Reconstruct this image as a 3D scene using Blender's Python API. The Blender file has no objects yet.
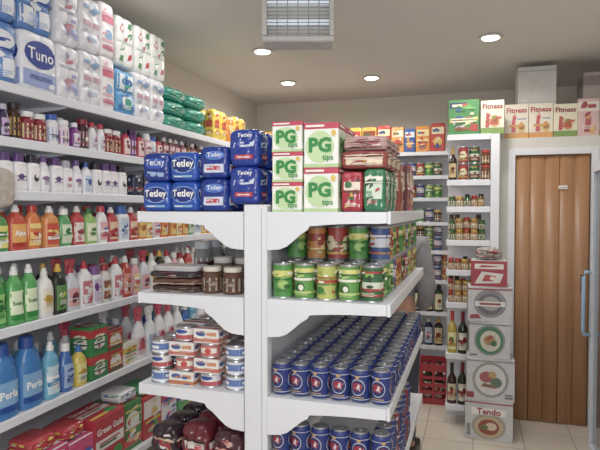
import bpy, bmesh, math, random
from mathutils import Vector, Matrix
random.seed(11)
sc = bpy.context.scene
sc.view_settings.view_transform = 'Standard'
sc.view_settings.gamma = 1.10
COL = sc.collection
R90 = math.pi/2

# ------------------------------------------------------------ materials
def lin(c):
    c = c/255.0
    return c/12.92 if c <= .04045 else ((c+.055)/1.055)**2.4
def hexc(h):
    c = [lin(int(h[i:i+2], 16)) for i in (0, 2, 4)]
    g = .3*c[0]+.6*c[1]+.1*c[2]
    return tuple(x*.88+g*.12 for x in c)
_m = {}
def M(h, rough=.42, metal=0.0, var=.10, scale=25, emit=0.0, alpha=1.0, bump=0.0, spec=.5):
    key = (h, rough, metal, var, scale, emit, alpha, bump, spec)
    if key in _m: return _m[key]
    m = bpy.data.materials.new('mat_'+h)
    m.use_nodes = True
    nt = m.node_tree; p = nt.nodes['Principled BSDF']
    c = hexc(h)
    tc = nt.nodes.new('ShaderNodeTexCoord')
    n = nt.nodes.new('ShaderNodeTexNoise'); n.inputs['Scale'].default_value = scale
    n.inputs['Detail'].default_value = 2
    nt.links.new(tc.outputs['Object'], n.inputs['Vector'])
    mr = nt.nodes.new('ShaderNodeMapRange')
    mr.inputs['From Min'].default_value = .3; mr.inputs['From Max'].default_value = .7
    mr.inputs['To Min'].default_value = 1-var; mr.inputs['To Max'].default_value = 1
    nt.links.new(n.outputs['Fac'], mr.inputs['Value'])
    mx = nt.nodes.new('ShaderNodeMix'); mx.data_type = 'RGBA'; mx.blend_type = 'MULTIPLY'
    mx.inputs['Factor'].default_value = 1
    mx.inputs[6].default_value = (*c, 1)
    nt.links.new(mr.outputs['Result'], mx.inputs[7])
    nt.links.new(mx.outputs[2], p.inputs['Base Color'])
    p.inputs['Roughness'].default_value = rough
    p.inputs['Metallic'].default_value = metal
    p.inputs['Specular IOR Level'].default_value = spec
    p.inputs['Alpha'].default_value = alpha
    if emit:
        p.inputs['Emission Color'].default_value = (*c, 1)
        p.inputs['Emission Strength'].default_value = emit
    if bump:
        b = nt.nodes.new('ShaderNodeBump'); b.inputs['Strength'].default_value = bump
        b.inputs['Distance'].default_value = .01
        nt.links.new(n.outputs['Fac'], b.inputs['Height'])
        nt.links.new(b.outputs['Normal'], p.inputs['Normal'])
    _m[key] = m
    return m
def asmat(x): return M(x) if isinstance(x, str) else x
WHITE = M('E4E7EF', .35, var=.05, scale=6)
STEEL = M('B9BCC2', .28, .8)

# ------------------------------------------------------------ mesh builder
_t = {}
def TXT(s, fat=.012):
    if (s, fat) in _t: return _t[(s, fat)]
    cu = bpy.data.curves.new('tx', 'FONT'); cu.body = s; cu.resolution_u = 2
    cu.offset = fat
    ob = bpy.data.objects.new('tx', cu); COL.objects.link(ob)
    dg = bpy.context.evaluated_depsgraph_get(); dg.update()
    me = ob.evaluated_get(dg).to_mesh()
    vs = [(v.co.x, v.co.y) for v in me.vertices]
    fs = [tuple(p.vertices) for p in me.polygons]
    ob.evaluated_get(dg).to_mesh_clear()
    bpy.data.objects.remove(ob); bpy.data.curves.remove(cu)
    x0 = min(v[0] for v in vs); x1 = max(v[0] for v in vs)
    y0 = min(v[1] for v in vs); y1 = max(v[1] for v in vs)
    w = x1-x0
    vs = [((x-(x0+x1)/2)/w, (y-(y0+y1)/2)/w) for x, y in vs]
    _t[(s, fat)] = (vs, fs); return vs, fs

class MB:
    def __init__(s): s.v = []; s.f = []; s.m = []; s.s = []; s.mats = []
    def mi(s, m):
        m = asmat(m)
        if m not in s.mats: s.mats.append(m)
        return s.mats.index(m)
    def add(s, vs, fs, m, smooth=False):
        o = len(s.v); i = s.mi(m)
        s.v += [tuple(v) for v in vs]
        for f in fs:
            s.f.append(tuple(o+k for k in f)); s.m.append(i); s.s.append(smooth)
        return s
    def box(s, x0, x1, y0, y1, z0, z1, m, bev=0.0, seg=1):
        if not bev:
            vs = [(x, y, z) for x in (x0, x1) for y in (y0, y1) for z in (z0, z1)]
            fs = [(0,1,3,2),(4,6,7,5),(0,4,5,1),(2,3,7,6),(0,2,6,4),(1,5,7,3)]
            return s.add(vs, fs, m)
        bm = bmesh.new(); bmesh.ops.create_cube(bm, size=1)
        for v in bm.verts:
            v.co = Vector(((x0+x1)/2+v.co.x*(x1-x0), (y0+y1)/2+v.co.y*(y1-y0), (z0+z1)/2+v.co.z*(z1-z0)))
        bmesh.ops.bevel(bm, geom=bm.edges[:], offset=bev, segments=seg, affect='EDGES', profile=.5)
        bm.verts.index_update()
        s.add([v.co[:] for v in bm.verts], [tuple(v.index for v in f.verts) for f in bm.faces], m, False)
        bm.free(); return s
    def rings(s, secs, mats, n=20, smooth=True):
        if not isinstance(mats, list): mats = [mats]*(len(secs)-1)
        rs = []
        for q in secs:
            z, hx, hy = q[:3]; e = q[3] if len(q) > 3 else 2
            cx = q[4] if len(q) > 4 else 0; cy = q[5] if len(q) > 5 else 0
            r = []
            for i in range(n):
                t = 2*math.pi*i/n; c, si = math.cos(t), math.sin(t)
                r.append((cx+hx*math.copysign(abs(c)**(2/e), c), cy+hy*math.copysign(abs(si)**(2/e), si), z))
            rs.append(r)
        for k in range(len(rs)-1):
            vs = rs[k]+rs[k+1]
            s.add(vs, [(i, (i+1) % n, n+(i+1) % n, n+i) for i in range(n)], mats[k], smooth)
        s.add(rs[0], [tuple(range(n))[::-1]], mats[0]); s.add(rs[-1], [tuple(range(n))], mats[-1])
        return s
    def tube(s, pts, r, m, n=8):
        pts = [Vector(p) for p in pts]; rs = []
        for i, p in enumerate(pts):
            d = (pts[min(i+1, len(pts)-1)]-pts[max(i-1, 0)]).normalized()
            up = Vector((0, 0, 1)) if abs(d.z) < .9 else Vector((1, 0, 0))
            a = d.cross(up).normalized(); b = d.cross(a)
            rs += [tuple(p+a*r*math.cos(2*math.pi*k/n)+b*r*math.sin(2*math.pi*k/n)) for k in range(n)]
        fs = [(i*n+k, i*n+(k+1) % n, (i+1)*n+(k+1) % n, (i+1)*n+k) for i in range(len(pts)-1) for k in range(n)]
        fs += [tuple(range(n))[::-1], tuple((len(pts)-1)*n+k for k in range(n))]
        return s.add(rs, fs, m, True)
    def soft(s, w, d, h, k, m, nx=0, nz=0, n=10, amp=.12, cr=0):
        sf = softpt(w, d, h, k, nx, nz, amp, cr); vs = []; fs = []
        for ax in range(3):
            for sg in (-1, 1):
                o = len(vs)
                for i in range(n+1):
                    for j in range(n+1):
                        a, b = -1+2*i/n, -1+2*j/n
                        p = [0, 0, 0]; p[ax] = sg; p[(ax+1) % 3] = a; p[(ax+2) % 3] = b
                        vs.append(sf(p))
                for i in range(n):
                    for j in range(n):
                        q = (o+i*(n+1)+j, o+(i+1)*(n+1)+j, o+(i+1)*(n+1)+j+1, o+i*(n+1)+j+1)
                        fs.append(q if sg > 0 else q[::-1])
        return s.add(vs, fs, m, True)
    def deco(s, surf, w, h, D, o0=.0007, inc=.0004):
        o = o0
        for d in D:
            k = d[0]; m = d[-1]
            if k == 'r':
                a0, a1, b0, b1 = d[1]*w, d[2]*w, d[3]*h, d[4]*h; nx, ny = (8, 4) if abs(d[2]-d[1]) > .3 else (3, 2)
                vs = [surf(a0+(a1-a0)*i/nx, b0+(b1-b0)*j/ny, o) for i in range(nx+1) for j in range(ny+1)]
                fs = [(i*(ny+1)+j, (i+1)*(ny+1)+j, (i+1)*(ny+1)+j+1, i*(ny+1)+j+1) for i in range(nx) for j in range(ny)]
                s.add(vs, fs, m, True)
            elif k == 'e':
                ca, cb, ra, rb = d[1]*w, d[2]*h, d[3]*w, d[4]*h; n = 18
                vs = [surf(ca, cb, o)]
                for q in (.33, .67, 1):
                    vs += [surf(ca+ra*q*math.cos(2*math.pi*i/n), cb+rb*q*math.sin(2*math.pi*i/n), o) for i in range(n)]
                fs = [(0, 1+i, 1+(i+1) % n) for i in range(n)]
                for q in (0, 1): fs += [(1+q*n+i, 1+q*n+n+i, 1+q*n+n+(i+1) % n, 1+q*n+(i+1) % n) for i in range(n)]
                s.add(vs, fs, m, True)
            elif k == 't':
                tv, tf = TXT(d[1], d[5] if len(d) > 6 else .012); ww = d[4]*w; o += .001
                s.add([surf(d[2]*w+x*ww, d[3]*h+y*ww, o) for x, y in tv], tf, m)
            elif k == 'p':
                s.add([surf(a*w, b*h, o) for a, b in d[1]], [tuple(range(len(d[1])))], m)
            o += inc
        return s
    def build(s, name='mesh'):
        me = bpy.data.meshes.new(name)
        me.from_pydata(s.v, [], s.f)
        for m in s.mats: me.materials.append(m)
        me.polygons.foreach_set('material_index', s.m)
        me.polygons.foreach_set('use_smooth', s.s)
        me.update(); return me

def softpt(w, d, h, k, nx=0, nz=0, amp=.12, cr=0):
    def f(p, o=0):
        L = sum(abs(c)**k for c in p)**(1/k); q = [c/L for c in p]
        sy = 1.0
        if nx: sy *= 1-amp*(1-abs(math.sin(math.pi*nx*(q[0]+1)/2)))**2
        if nz: sy *= 1-amp*.8*(1-abs(math.sin(math.pi*nz*(q[2]+1)/2)))**2
        if cr: sy *= 1-cr*(.5+.5*math.sin(7*q[0]+5*q[2]+2*math.sin(6*q[2]-4*q[0])))
        return (q[0]*(w/2)*(.97+.03*sy)+(o*math.copysign(1, q[0]) if abs(p[0]) == 1 else 0), q[1]*d/2*sy+(o*math.copysign(1, q[1]) if abs(p[1]) == 1 else 0), h/2+q[2]*h/2)
    return f
def soft_surf(w, d, h, k, side=0, nx=0, nz=0, amp=.12, cr=0):
    sf = softpt(w, d, h, k, nx, nz, amp, cr)
    def f(a, b, o):
        bb = 2*b/h-1
        if side == 0: return sf((2*a/w, -1, bb), o)
        if side == 1: return sf((1, 2*a/d, bb), o)
        if side == 2: return sf((-2*a/w, 1, bb), o)
        return sf((-1, -2*a/d, bb), o)
    return f
def flat_surf(w, d, side=0, h=0):
    def f(a, b, o):
        if side == 0: return (a, -d/2-o, b)
        if side == 1: return (w/2+o, a, b)
        if side == 2: return (-a, d/2+o, b)
        if side == 4: return (a, b-d/2, h+o)
        return (-w/2-o, -a, b)
    return f
def ring_surf(secs, wrap=False):
    def f(a, b, o):
        S = secs
        for i in range(len(S)-1):
            if S[i][0] <= b <= S[i+1][0] or i == len(S)-2:
                t = (b-S[i][0])/max(1e-6, S[i+1][0]-S[i][0]); break
        hx = S[i][1]*(1-t)+S[i+1][1]*t; hy = S[i][2]*(1-t)+S[i+1][2]*t
        e = S[i][3] if len(S[i]) > 3 else 2
        if wrap:
            th = a/hx; return ((hx+o)*math.sin(th), -(hy+o)*math.cos(th), b)
        q = min(abs(a)/hx, .96)
        return (math.copysign(q*hx, a), -(hy*(1-q**e)**(1/e)+o+.0006), b)
    return f
def busy(cols, n=6, b0=.06, b1=.94, a=.42, small=True):
    """random printed artwork: stripes, spots, slanted flashes, tiny copy lines"""
    D = []
    for i in range(n):
        c = random.choice(cols); t = random.random(); ca = random.uniform(-a*.7, a*.7); cb = random.uniform(b0+.08, b1-.08)
        if t < .3: D.append(('e', ca, cb, random.uniform(.06, .18), random.uniform(.03, .10), c))
        elif t < .55:
            q = random.uniform(.012, .04); D.append(('r', -a, a, max(b0, cb-q), min(b1, cb+q), c))
        elif t < .8:
            x = random.uniform(.08, .2); q = random.uniform(.03, .09)
            D.append(('p', [(ca-x, cb-q), (ca+x, cb), (ca+x*.8, cb+q), (ca-x*.6, cb+q*.4)], c))
        else:
            x = random.uniform(.05, .15); D.append(('r', max(-a, ca-x), min(a, ca+x), cb-.03, cb+.03, c))
    if small:
        cb = random.uniform(b0+.05, b0+.15); c = random.choice(cols)
        for i in range(3):
            D.append(('r', -a*.7, a*random.uniform(.3, .7), cb+i*.035, cb+i*.035+.014, c))
    return D

# ------------------------------------------------------------ kinds / placing
class Kind: pass
def kind(name, cat, label, w, d, h, root, parts=()):
    k = Kind(); k.name, k.cat, k.label, k.w, k.d, k.h = name, cat, label, w, d, h
    if len(label.split()) < 4: k.label = label+' with printed label'
    k.me = root.build(name); k.parts = [(p[0], p[1].build(p[0]), p[2] if len(p) > 2 else None) for p in parts]
    return k
def place(k, x, y, z, rot=0.0, group=None, label=None):
    o = bpy.data.objects.new(k.name, k.me); COL.objects.link(o)
    o.location = (x, y, z); o.rotation_euler = (0, 0, rot)
    o['label'] = label or k.label; o['category'] = k.cat
    if group: o['group'] = group
    for pn, pm, pl in k.parts:
        c = bpy.data.objects.new(pn, pm); COL.objects.link(c); c.parent = o
        if pl: c['label'] = pl
    return o
def row(ks, a0, a1, front, z, face, group, gap=.006, layers=1, rows=1, jit=.03, rnd=False, rgap=.008):
    off = 0
    for r in range(rows):
        p = a0; i = r if rnd else 0; dm = 0
        while True:
            k = random.choice(ks) if rnd else ks[i % len(ks)]
            if p+k.w > a1: break
            j = random.uniform(-jit, jit); ins = random.uniform(0, .008)
            for l in range(layers):
                zz = z+l*k.h
                if face == '+x': place(k, front-off-ins-k.d/2, p+k.w/2, zz, R90+j, group)
                elif face == '-x': place(k, front+off+ins+k.d/2, p+k.w/2, zz, -R90+j, group)
                else: place(k, p+k.w/2, front+off+ins+k.d/2, zz, j, group)
            dm = max(dm, k.d+.008); p += k.w+gap; i += 1
        off += dm+rgap
def seq(items, a0, front, z, face, group, gap=.008, jit=.03):
    p = a0
    for it in items:
        k, layers = it if isinstance(it, tuple) else (it, 1)
        j = random.uniform(-jit, jit); ins = random.uniform(0, .007)
        for l in range(layers):
            if face == '+x': place(k, front-ins-k.d/2, p+k.w/2, z+l*k.h, R90+j, group)
            else: place(k, p+k.w/2, front+ins+k.d/2, z+l*k.h, j, group)
        p += k.w+gap
    return p

def carton(name, cat, label, w, d, h, base, D, sides=(0, 1, 3), bev=.0015, top=False):
    mb = MB().box(-w/2, w/2, -d/2, d/2, 0, h, base, bev)
    for s_ in sides: mb.deco(flat_surf(w, d, s_), w if s_ in (0, 2) else d, h, D)
    if top: mb.deco(flat_surf(w, d, 4, h), w, d, D, .0005, .0001)
    else: mb.add([(-w/2, -.0015, h+.0004), (w/2, -.0015, h+.0004), (w/2, .0015, h+.0004), (-w/2, .0015, h+.0004)], [(0, 1, 2, 3)], 'CFC8B8')
    return kind(name, cat, label, w, d, h, mb)
def softpack(name, cat, label, w, d, h, base, D, k=7, nx=0, nz=0, sides=(0, 1, 3), amp=.12, cr=0):
    mb = MB().soft(w, d, h, k, base, nx, nz, 18 if (nx or cr) else 12, amp, cr)
    for s_ in sides: mb.deco(soft_surf(w, d, h, k, s_, nx, nz, amp, cr), w if s_ in (0, 2) else d, h, D, .0014)
    return kind(name, cat, label, w, d, h, mb)
def can(label, base, D, r=.033, h=.115, food=False, name='beverage_can', cat='can'):
    if food:
        secs = [(0, r, r), (.003, r*1.02, r*1.02), (.006, r*.97, r*.97), (h-.006, r*.97, r*.97), (h-.003, r*1.02, r*1.02), (h, r, r)]
        mb = MB().rings(secs, [STEEL, STEEL, asmat(base), STEEL, STEEL], 18)
    else:
        secs = [(0, r*.75, r*.75), (.006, r*.9, r*.9), (.014, r, r), (h-.014, r, r), (h-.004, r*.84, r*.84), (h, r*.86, r*.86)]
        mb = MB().rings(secs, [STEEL, asmat(base), asmat(base), asmat(base), STEEL], 18)
    rr = r*.98 if food else r
    sf = ring_surf([(0, rr, rr), (h, rr, rr)], True)
    per = 2*math.pi*r
    for sh in (0, 1/3, 2/3):
        mb.deco(lambda a, b, o, sh=sh: sf(a+sh*per, b, o), per/3.05, h, D)
    lid = MB().rings([(h-.001, r*.78, r*.78), (h+.0012, r*.78, r*.78), (h+.0014, r*.72, r*.72), (h+.0005, r*.70, r*.70)], STEEL, 16)
    lid.box(-r*.12, r*.12, -r*.1, r*.5, h+.0005, h+.0022, STEEL)
    return kind(name, cat, label, 2*r+.002, 2*r+.002, h+.0025, mb, [('lid', lid)])
def jar(label, content, lid, lab, r=.035, h=.11, name='jar', cols=('F0E8D0', '7A2020', '2A2A2A')):
    secs = [(0, r*.9, r*.9), (.006, r, r), (h*.72, r, r), (h*.82, r*.8, r*.8), (h*.86, r*.76, r*.76)]
    mb = MB().rings(secs, M(content, .12), 18)
    L = MB().deco(ring_surf([(0, r, r), (h, r, r)], True), 2*math.pi*r, h, [('r', -.4, .4, .12, .6, lab)])
    L.deco(ring_surf([(0, r, r), (h, r, r)], True), 2*math.pi*r*.4, h, busy(cols, 3, .14, .58), .0012)
    c = MB().rings([(h*.82, r*.86, r*.86), (h*.84, r*.9, r*.9), (h*.98, r*.9, r*.9), (h, r*.84, r*.84)], M(lid, .3), 18)
    return kind(name, 'jar', label, 2*r+.002, 2*r+.002, h, mb, [('jar_label', L), ('jar_lid', c)])

ST = {
 'flat': [(0,.9,.9,3),(.02,1,1,3),(.60,1,1,3),(.72,.86,.85,2.6),(.80,.42,.6,2),(.86,.30,.45,2)],
 'dish': [(0,.88,.88,2.6),(.03,1,1,2.6),(.28,.95,.95,2.6),(.44,.80,.84,2.6),(.58,.94,.95,2.6),(.70,.84,.9,2.4),(.80,.45,.6,2),(.86,.3,.42,2)],
 'oval': [(0,.7,.8,2.2),(.03,.82,.9,2.2),(.30,1,1,2.2),(.55,.96,.96,2.2),(.72,.66,.8,2.2),(.82,.40,.55,2),(.86,.34,.5,2)],
 'round': [(0,.9,.9,2),(.03,1,1,2),(.66,1,1,2),(.75,.8,.8,2),(.82,.45,.45,2),(.87,.38,.38,2)],
 'square': [(0,.92,.92,4),(.02,1,1,4),(.70,1,1,4),(.76,.9,.9,4),(.78,.7,.75,3)],
 'wine': [(0,.9,.9,2),(.02,1,1,2),(.56,1,1,2),(.64,.85,.85,2),(.72,.42,.42,2),(.80,.34,.34,2)],
 'jug': [(0,.92,.92,3),(.02,1,1,3),(.50,1,1,3),(.66,.86,.9,2.8),(.78,.55,.7,2.4),(.86,.32,.5,2)],
 'spray': [(0,.9,.9,3),(.02,1,1,3),(.45,1,1,3),(.60,.72,.8,2.6),(.70,.34,.5,2),(.74,.32,.48,2)],
}
def bottle(style, w, d, h, body, cap, lab, acc, label, txt=None, tc='FFFFFF', gloss=.22, nb=5):
    fr = ST[style]; secs = [(z*h, sx*w/2, sy*d/2, e) for z, sx, sy, e in fr]
    mb = MB().rings(secs, M(body, gloss, var=.12), 20)
    L = MB(); sf = ring_surf(secs)
    top = .66 if style in ('square', 'round') else (.5 if style in ('wine', 'jug') else .58)
    if style == 'spray': top = .43
    la = .36 if style == 'oval' else .42
    D = [('r', -la, la, .09, top, lab)]
    if txt: D += [('r', -la, la, .09, .18, acc), ('t', txt, 0, (.1+top)/2+.03, .66, .025, tc)]
    else: D += [('e', random.uniform(-.08, .08), (.10+top)/2+random.uniform(0, .06), random.uniform(.2, .32), random.uniform(.06, .11), acc)]+busy([acc, body, 'F4F0E8', lab, cap], nb, .10, top-.02, la)
    L.deco(sf, w, h, D)
    C = MB(); z0 = secs[-1][0]; m = min(w, d)
    if style == 'square': C.rings([(z0-.002, w*.36, d*.4, 3), (h-.004, w*.34, d*.38, 3), (h, w*.30, d*.34, 3)], M(cap, .3), 16)
    elif style == 'wine': C.rings([(z0-.03*h, w*.20, w*.20), (h*.99, w*.19, w*.19), (h, w*.17, w*.17)], M(cap, .3), 14)
    elif style == 'jug':
        C.rings([(z0-.006, m*.36, m*.36), (h-.004, m*.33, m*.33), (h, m*.28, m*.28)], M(cap, .3), 16)
        mb.tube([(w*.30, 0, h*.50), (w*.48, 0, h*.60), (w*.46, 0, h*.72), (w*.30, 0, h*.80), (w*.12, 0, h*.80)], w*.07, M(body, gloss, var=.12))
    elif style == 'spray':
        cm = M(cap, .3)
        C.rings([(z0-.004, m*.26, m*.26), (h*.82, m*.24, m*.24)], cm, 14)
        C.box(-w*.40, w*.30, -m*.16, m*.16, h*.86, h, cm, .004)
        C.box(-w*.14, w*.16, -m*.12, m*.12, h*.80, h*.88, cm)
        C.tube([(-w*.30, 0, h*.87), (-w*.34, 0, h*.80), (-w*.26, 0, h*.70)], m*.07, cm)
    elif style == 'oval': C.rings([(z0-.004, m*.34, m*.34), (h-.004, m*.32, m*.32), (h, m*.26, m*.26)], M(cap, .3), 16)
    else:
        C.rings([(z0-.004, m*.27, m*.27), (z0+.4*(h-z0), m*.26, m*.26), (z0+.45*(h-z0), m*.20, m*.20), (h-.003, m*.17, m*.17), (h, m*.12, m*.12)], M(cap, .3), 16)
    return kind('bottle', 'bottle', label, w, d, h, mb, [('bottle_label', L), ('bottle_cap', C)])

# ------------------------------------------------------------ room
def struct(name, mb, label=None, cat=None, loc=(0, 0, 0)):
    o = bpy.data.objects.new(name, mb.build(name)); COL.objects.link(o); o.location = loc
    o['kind'] = 'structure'
    if label: o['label'] = label
    if cat: o['category'] = cat
    return o
XL, XR, YB, YF, ZC = -2.25, 1.12, 5.65, -1.3, 2.72
def tile_mat():
    m = bpy.data.materials.new('floor_tile'); m.use_nodes = True; nt = m.node_tree; p = nt.nodes['Principled BSDF']
    tc = nt.nodes.new('ShaderNodeTexCoord'); b = nt.nodes.new('ShaderNodeTexBrick')
    b.offset = 0; b.inputs['Scale'].default_value = 1; b.inputs['Brick Width'].default_value = .33; b.inputs['Row Height'].default_value = .33
    b.inputs['Mortar Size'].default_value = .004
    b.inputs['Color1'].default_value = (*hexc('D2C7B8'), 1); b.inputs['Color2'].default_value = (*hexc('CABFAF'), 1)
    b.inputs['Mortar'].default_value = (*hexc('A0968A'), 1)
    nt.links.new(tc.outputs['Object'], b.inputs['Vector']); nt.links.new(b.outputs['Color'], p.inputs['Base Color'])
    p.inputs['Roughness'].default_value = .3
    return m
WALL = M('E2DDD2', .8, var=.04, scale=2, bump=.03)
CEIL = M('DFDAD2', .85, var=.04, scale=1.5)
struct('floor', MB().box(XL, XR, YF, YB, -.1, 0, tile_mat()), 'beige ceramic tiled shop floor', 'floor')
struct('ceiling', MB().box(XL-.1, XR+.1, YF-.1, YB+.1, ZC, ZC+.1, CEIL), 'plain off-white plaster ceiling', 'ceiling')
struct('wall_left', MB().box(XL-.1, XL, YF, YB, 0, ZC, WALL), 'cream painted plaster wall', 'wall')
struct('wall_right', MB().box(XR, XR+.1, YF, YB, 0, ZC, WALL), 'cream painted plaster wall', 'wall')
struct('wall_back', MB().box(XL-.1, XR+.1, YB, YB+.1, 0, ZC, WALL), 'cream painted plaster wall', 'wall')
struct('wall_front', MB().box(XL-.1, XR+.1, YF-.1, YF, 0, ZC, WALL), 'cream painted plaster wall', 'wall')
DX0, DX1, DH = .285, .80, 2.0
PM = M('D4D1CA', .5, var=.04, scale=3)
pt = MB()
pt.box(.18, DX0, 4.5, 4.58, 0, 2.13, PM).box(DX1, XR, 4.5, 4.58, 0, 2.13, PM)
pt.box(DX0, DX1, 4.5, 4.58, DH, 2.13, PM).box(.18, XR, 4.58, YB, 2.08, 2.13, PM).box(.18, .22, 4.58, YB, 0, 2.08, PM)
struct('wall_partition', pt, 'low white boxed partition around a doorway', 'wall')
tr = MB()
tr.box(DX0-.05, DX0, 4.484, 4.5, 0, DH+.05, WHITE, .003).box(DX1, DX1+.05, 4.484, 4.5, 0, DH+.05, WHITE, .003).box(DX0, DX1, 4.484, 4.5, DH, DH+.05, WHITE, .003)
struct('trim_1', tr, 'white door casing', 'trim')
def wood():
    m = bpy.data.materials.new('wood'); m.use_nodes = True; nt = m.node_tree; p = nt.nodes['Principled BSDF']
    tc = nt.nodes.new('ShaderNodeTexCoord'); mp = nt.nodes.new('ShaderNodeMapping'); mp.inputs['Scale'].default_value = (26, 26, 1.0)
    n = nt.nodes.new('ShaderNodeTexNoise'); n.inputs['Scale'].default_value = 1.5; n.inputs['Detail'].default_value = 2
    cr = nt.nodes.new('ShaderNodeValToRGB')
    cr.color_ramp.elements[0].position = .25; cr.color_ramp.elements[0].color = (*hexc('A5744C'), 1)
    cr.color_ramp.elements[1].position = .8; cr.color_ramp.elements[1].color = (*hexc('B88659'), 1)
    nt.links.new(tc.outputs['Object'], mp.inputs[0]); nt.links.new(mp.outputs[0], n.inputs['Vector'])
    nt.links.new(n.outputs['Fac'], cr.inputs[0]); nt.links.new(cr.outputs[0], p.inputs['Base Color'])
    p.inputs['Roughness'].default_value = .38
    return m
WOOD = wood()
dr = MB(); npan = 5; pw = (DX1-DX0-.01)/npan
prof = []
for i in range(npan):
    x0 = DX0+.005+i*pw; k0 = .010 if i % 2 else -.010
    for t, y in ((0, 4.524), (.03, 4.516), (.07, 4.512), (.5, 4.509), (.93, 4.512), (.97, 4.516)):
        prof.append((x0+pw*t, y+k0*(t-.5)*(1 if 0 < t else 0)))
prof.append((DX1-.005, 4.524)); n = len(prof)
vs = [(x, y, z) for z in (.006, DH-.004) for x, y in prof]+[(x, y+.012, z) for z in (.006, DH-.004) for x, y in prof]
fs = [(k, k+1, n+k+1, n+k) for k in range(n-1)]+[(2*n+k, 3*n+k, 3*n+k+1, 2*n+k+1) for k in range(n-1)]+[(n+k, n+k+1, 3*n+k+1, 3*n+k) for k in range(n-1)]+[(k, 2*n+k, 2*n+k+1, k+1) for k in range(n-1)]
fs += [(0, n, 3*n, 2*n), (n-1, 3*n-1, 4*n-1, 2*n-1)]
dr.add(vs, fs, WOOD, True)
struct('door_1', dr, 'closed tan wooden folding door', 'door')
dh = MB().box(DX1-.06, DX1-.045, 4.488, 4.511, .98, 1.12, M('6B4A2C', .4), .003)
o = struct('door_handle', dh, 'brown pull handle'); o.parent = bpy.data.objects['door_1']; del o['kind']
tg = MB().box(.585, .645, 4.500, 4.507, 1.745, 1.772, 'EDEDE8')
tg.add([(.59, 4.4997, 1.752), (.64, 4.4997, 1.752), (.64, 4.4997, 1.757), (.59, 4.4997, 1.757)], [(0, 1, 2, 3)], '666666')
o = struct('door_sign', tg, 'small white sign'); o.parent = bpy.data.objects['door_1']; del o['kind']

def empty(name, cat, label, loc, rz=0):
    e = bpy.data.objects.new(name, None); COL.objects.link(e); e.location = loc; e.empty_display_size = .1
    e.rotation_euler = (0, 0, rz)
    e['label'] = label; e['category'] = cat; return e
def part(parent, name, mb, label=None):
    o = bpy.data.objects.new(name, mb.build(name)); COL.objects.link(o); o.parent = parent
    o.location = -Vector(parent.location) if parent.type == 'EMPTY' else (0, 0, 0)
    if label: o['label'] = label
    return o

# ------------------------------------------------------------ shelving along the long wall
LX = -1.75
LZ = [2.095, 1.881, 1.670, 1.430, 1.129, .763, .33]
Y0, Y1 = 1.30, 4.30
u = empty('shelving_unit', 'shelf', 'long white metal wall shelving packed with household goods', (-2.0, 2.5, 0))
part(u, 'back_panel', MB().box(-2.22, -2.20, Y0, Y1, 0, 2.35, WHITE))
for z in LZ:
    fx = LX if z > .5 else LX+.06
    part(u, 'shelf', MB().box(-2.199, fx-.012, Y0, Y1, z-.022, z, WHITE).box(fx-.012, fx, Y0, Y1, z-.036, z+.003, WHITE, .003))
for y in (Y0+.02, 2.15, 2.97, Y1-.02):
    part(u, 'upright', MB().box(-2.199, -2.17, y-.015, y+.015, 0, LZ[-1]-.023, WHITE))
    for z in LZ[:6]:
        prof = [(-2.199, z-.023), (LX-.03, z-.023), (LX-.05, z-.034), (-2.1, z-.06), (-2.199, z-.09)]
        n = len(prof)
        part(u, 'bracket', MB().add([(x, yy, zz) for yy in (y-.002, y+.002) for x, zz in prof],
             [tuple(range(n)), tuple(range(n, 2*n))[::-1]]+[(k, n+k, n+(k+1) % n, (k+1) % n) for k in range(n)], WHITE))

W_ = 'FFFFFF'
def rolls(label, w, h, base, D, nx=2, nz=2, d=.2, amp=.17): return softpack('toilet_roll_pack', 'toilet paper', label, w, d, h, M(base, .22, var=.12, scale=34, bump=.5), D, 9, nx, nz, amp=amp)
tuno = rolls('white toilet roll pack with a large blue oval logo', .21, .25, 'F2F4FC', [('r', -.46, .46, .06, .34, '9CB0E4'), ('e', 0, .62, .43, .23, '1B3A9C'), ('t', 'Tuno', 0, .62, .70, .012, W_), ('t', 'mistmio', 0, .24, .6, .01, '1B3A9C'), ('e', .3, .12, .1, .05, 'F0F4FF')], 2, 0, amp=.05)
lil = rolls('pale lilac plastic wrapped toilet roll pack', .20, .25, 'CFD4F2', [('r', -.46, .46, .35, .68, '5E76D0'), ('e', 0, .5, .34, .14, 'F4F6FF'), ('r', -.2, .2, .48, .53, '4A62C0'), ('e', .2, .82, .12, .06, '8FA0E0'), ('e', -.2, .15, .14, .06, '8FA0E0')]+busy(['4A62C0', 'E0A0B0', 'F4F6FF'], 4))
lil2 = rolls('blue and white toilet roll pack', .20, .25, '5A8AD0', [('r', -.46, .46, .1, .4, 'F0F4FC'), ('e', 0, .68, .36, .16, 'F0F4FC'), ('r', -.25, .25, .65, .71, '2A4AA8'), ('e', -.1, .25, .16, .08, 'A8C4EC')]+busy(['2A4AA8', 'A8C4EC', 'F0F4FC'], 4))
whp = rolls('white plastic wrapped toilet roll pack with grey print', .145, .25, 'F2F2F8', [('r', -.4, .4, .55, .62, 'A9B0C0'), ('e', .05, .3, .22, .1, 'D8A0AE'), ('e', -.1, .8, .14, .06, 'A8B8DC')]+busy(['A0ACD8', 'D88A9A', 'C8CCD8'], 5), 2, 3)
kit = rolls('kitchen roll pack with a pink and red print', .115, .27, 'F2EEF0', [('r', -.4, .4, .62, .8, 'D2607A'), ('e', 0, .4, .25, .1, '8AB0D8'), ('r', -.4, .4, .12, .2, 'D98AA0')]+busy(['D2607A', '5A8AC8', 'E8B0C0'], 5), 1, 0, .14)
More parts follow.
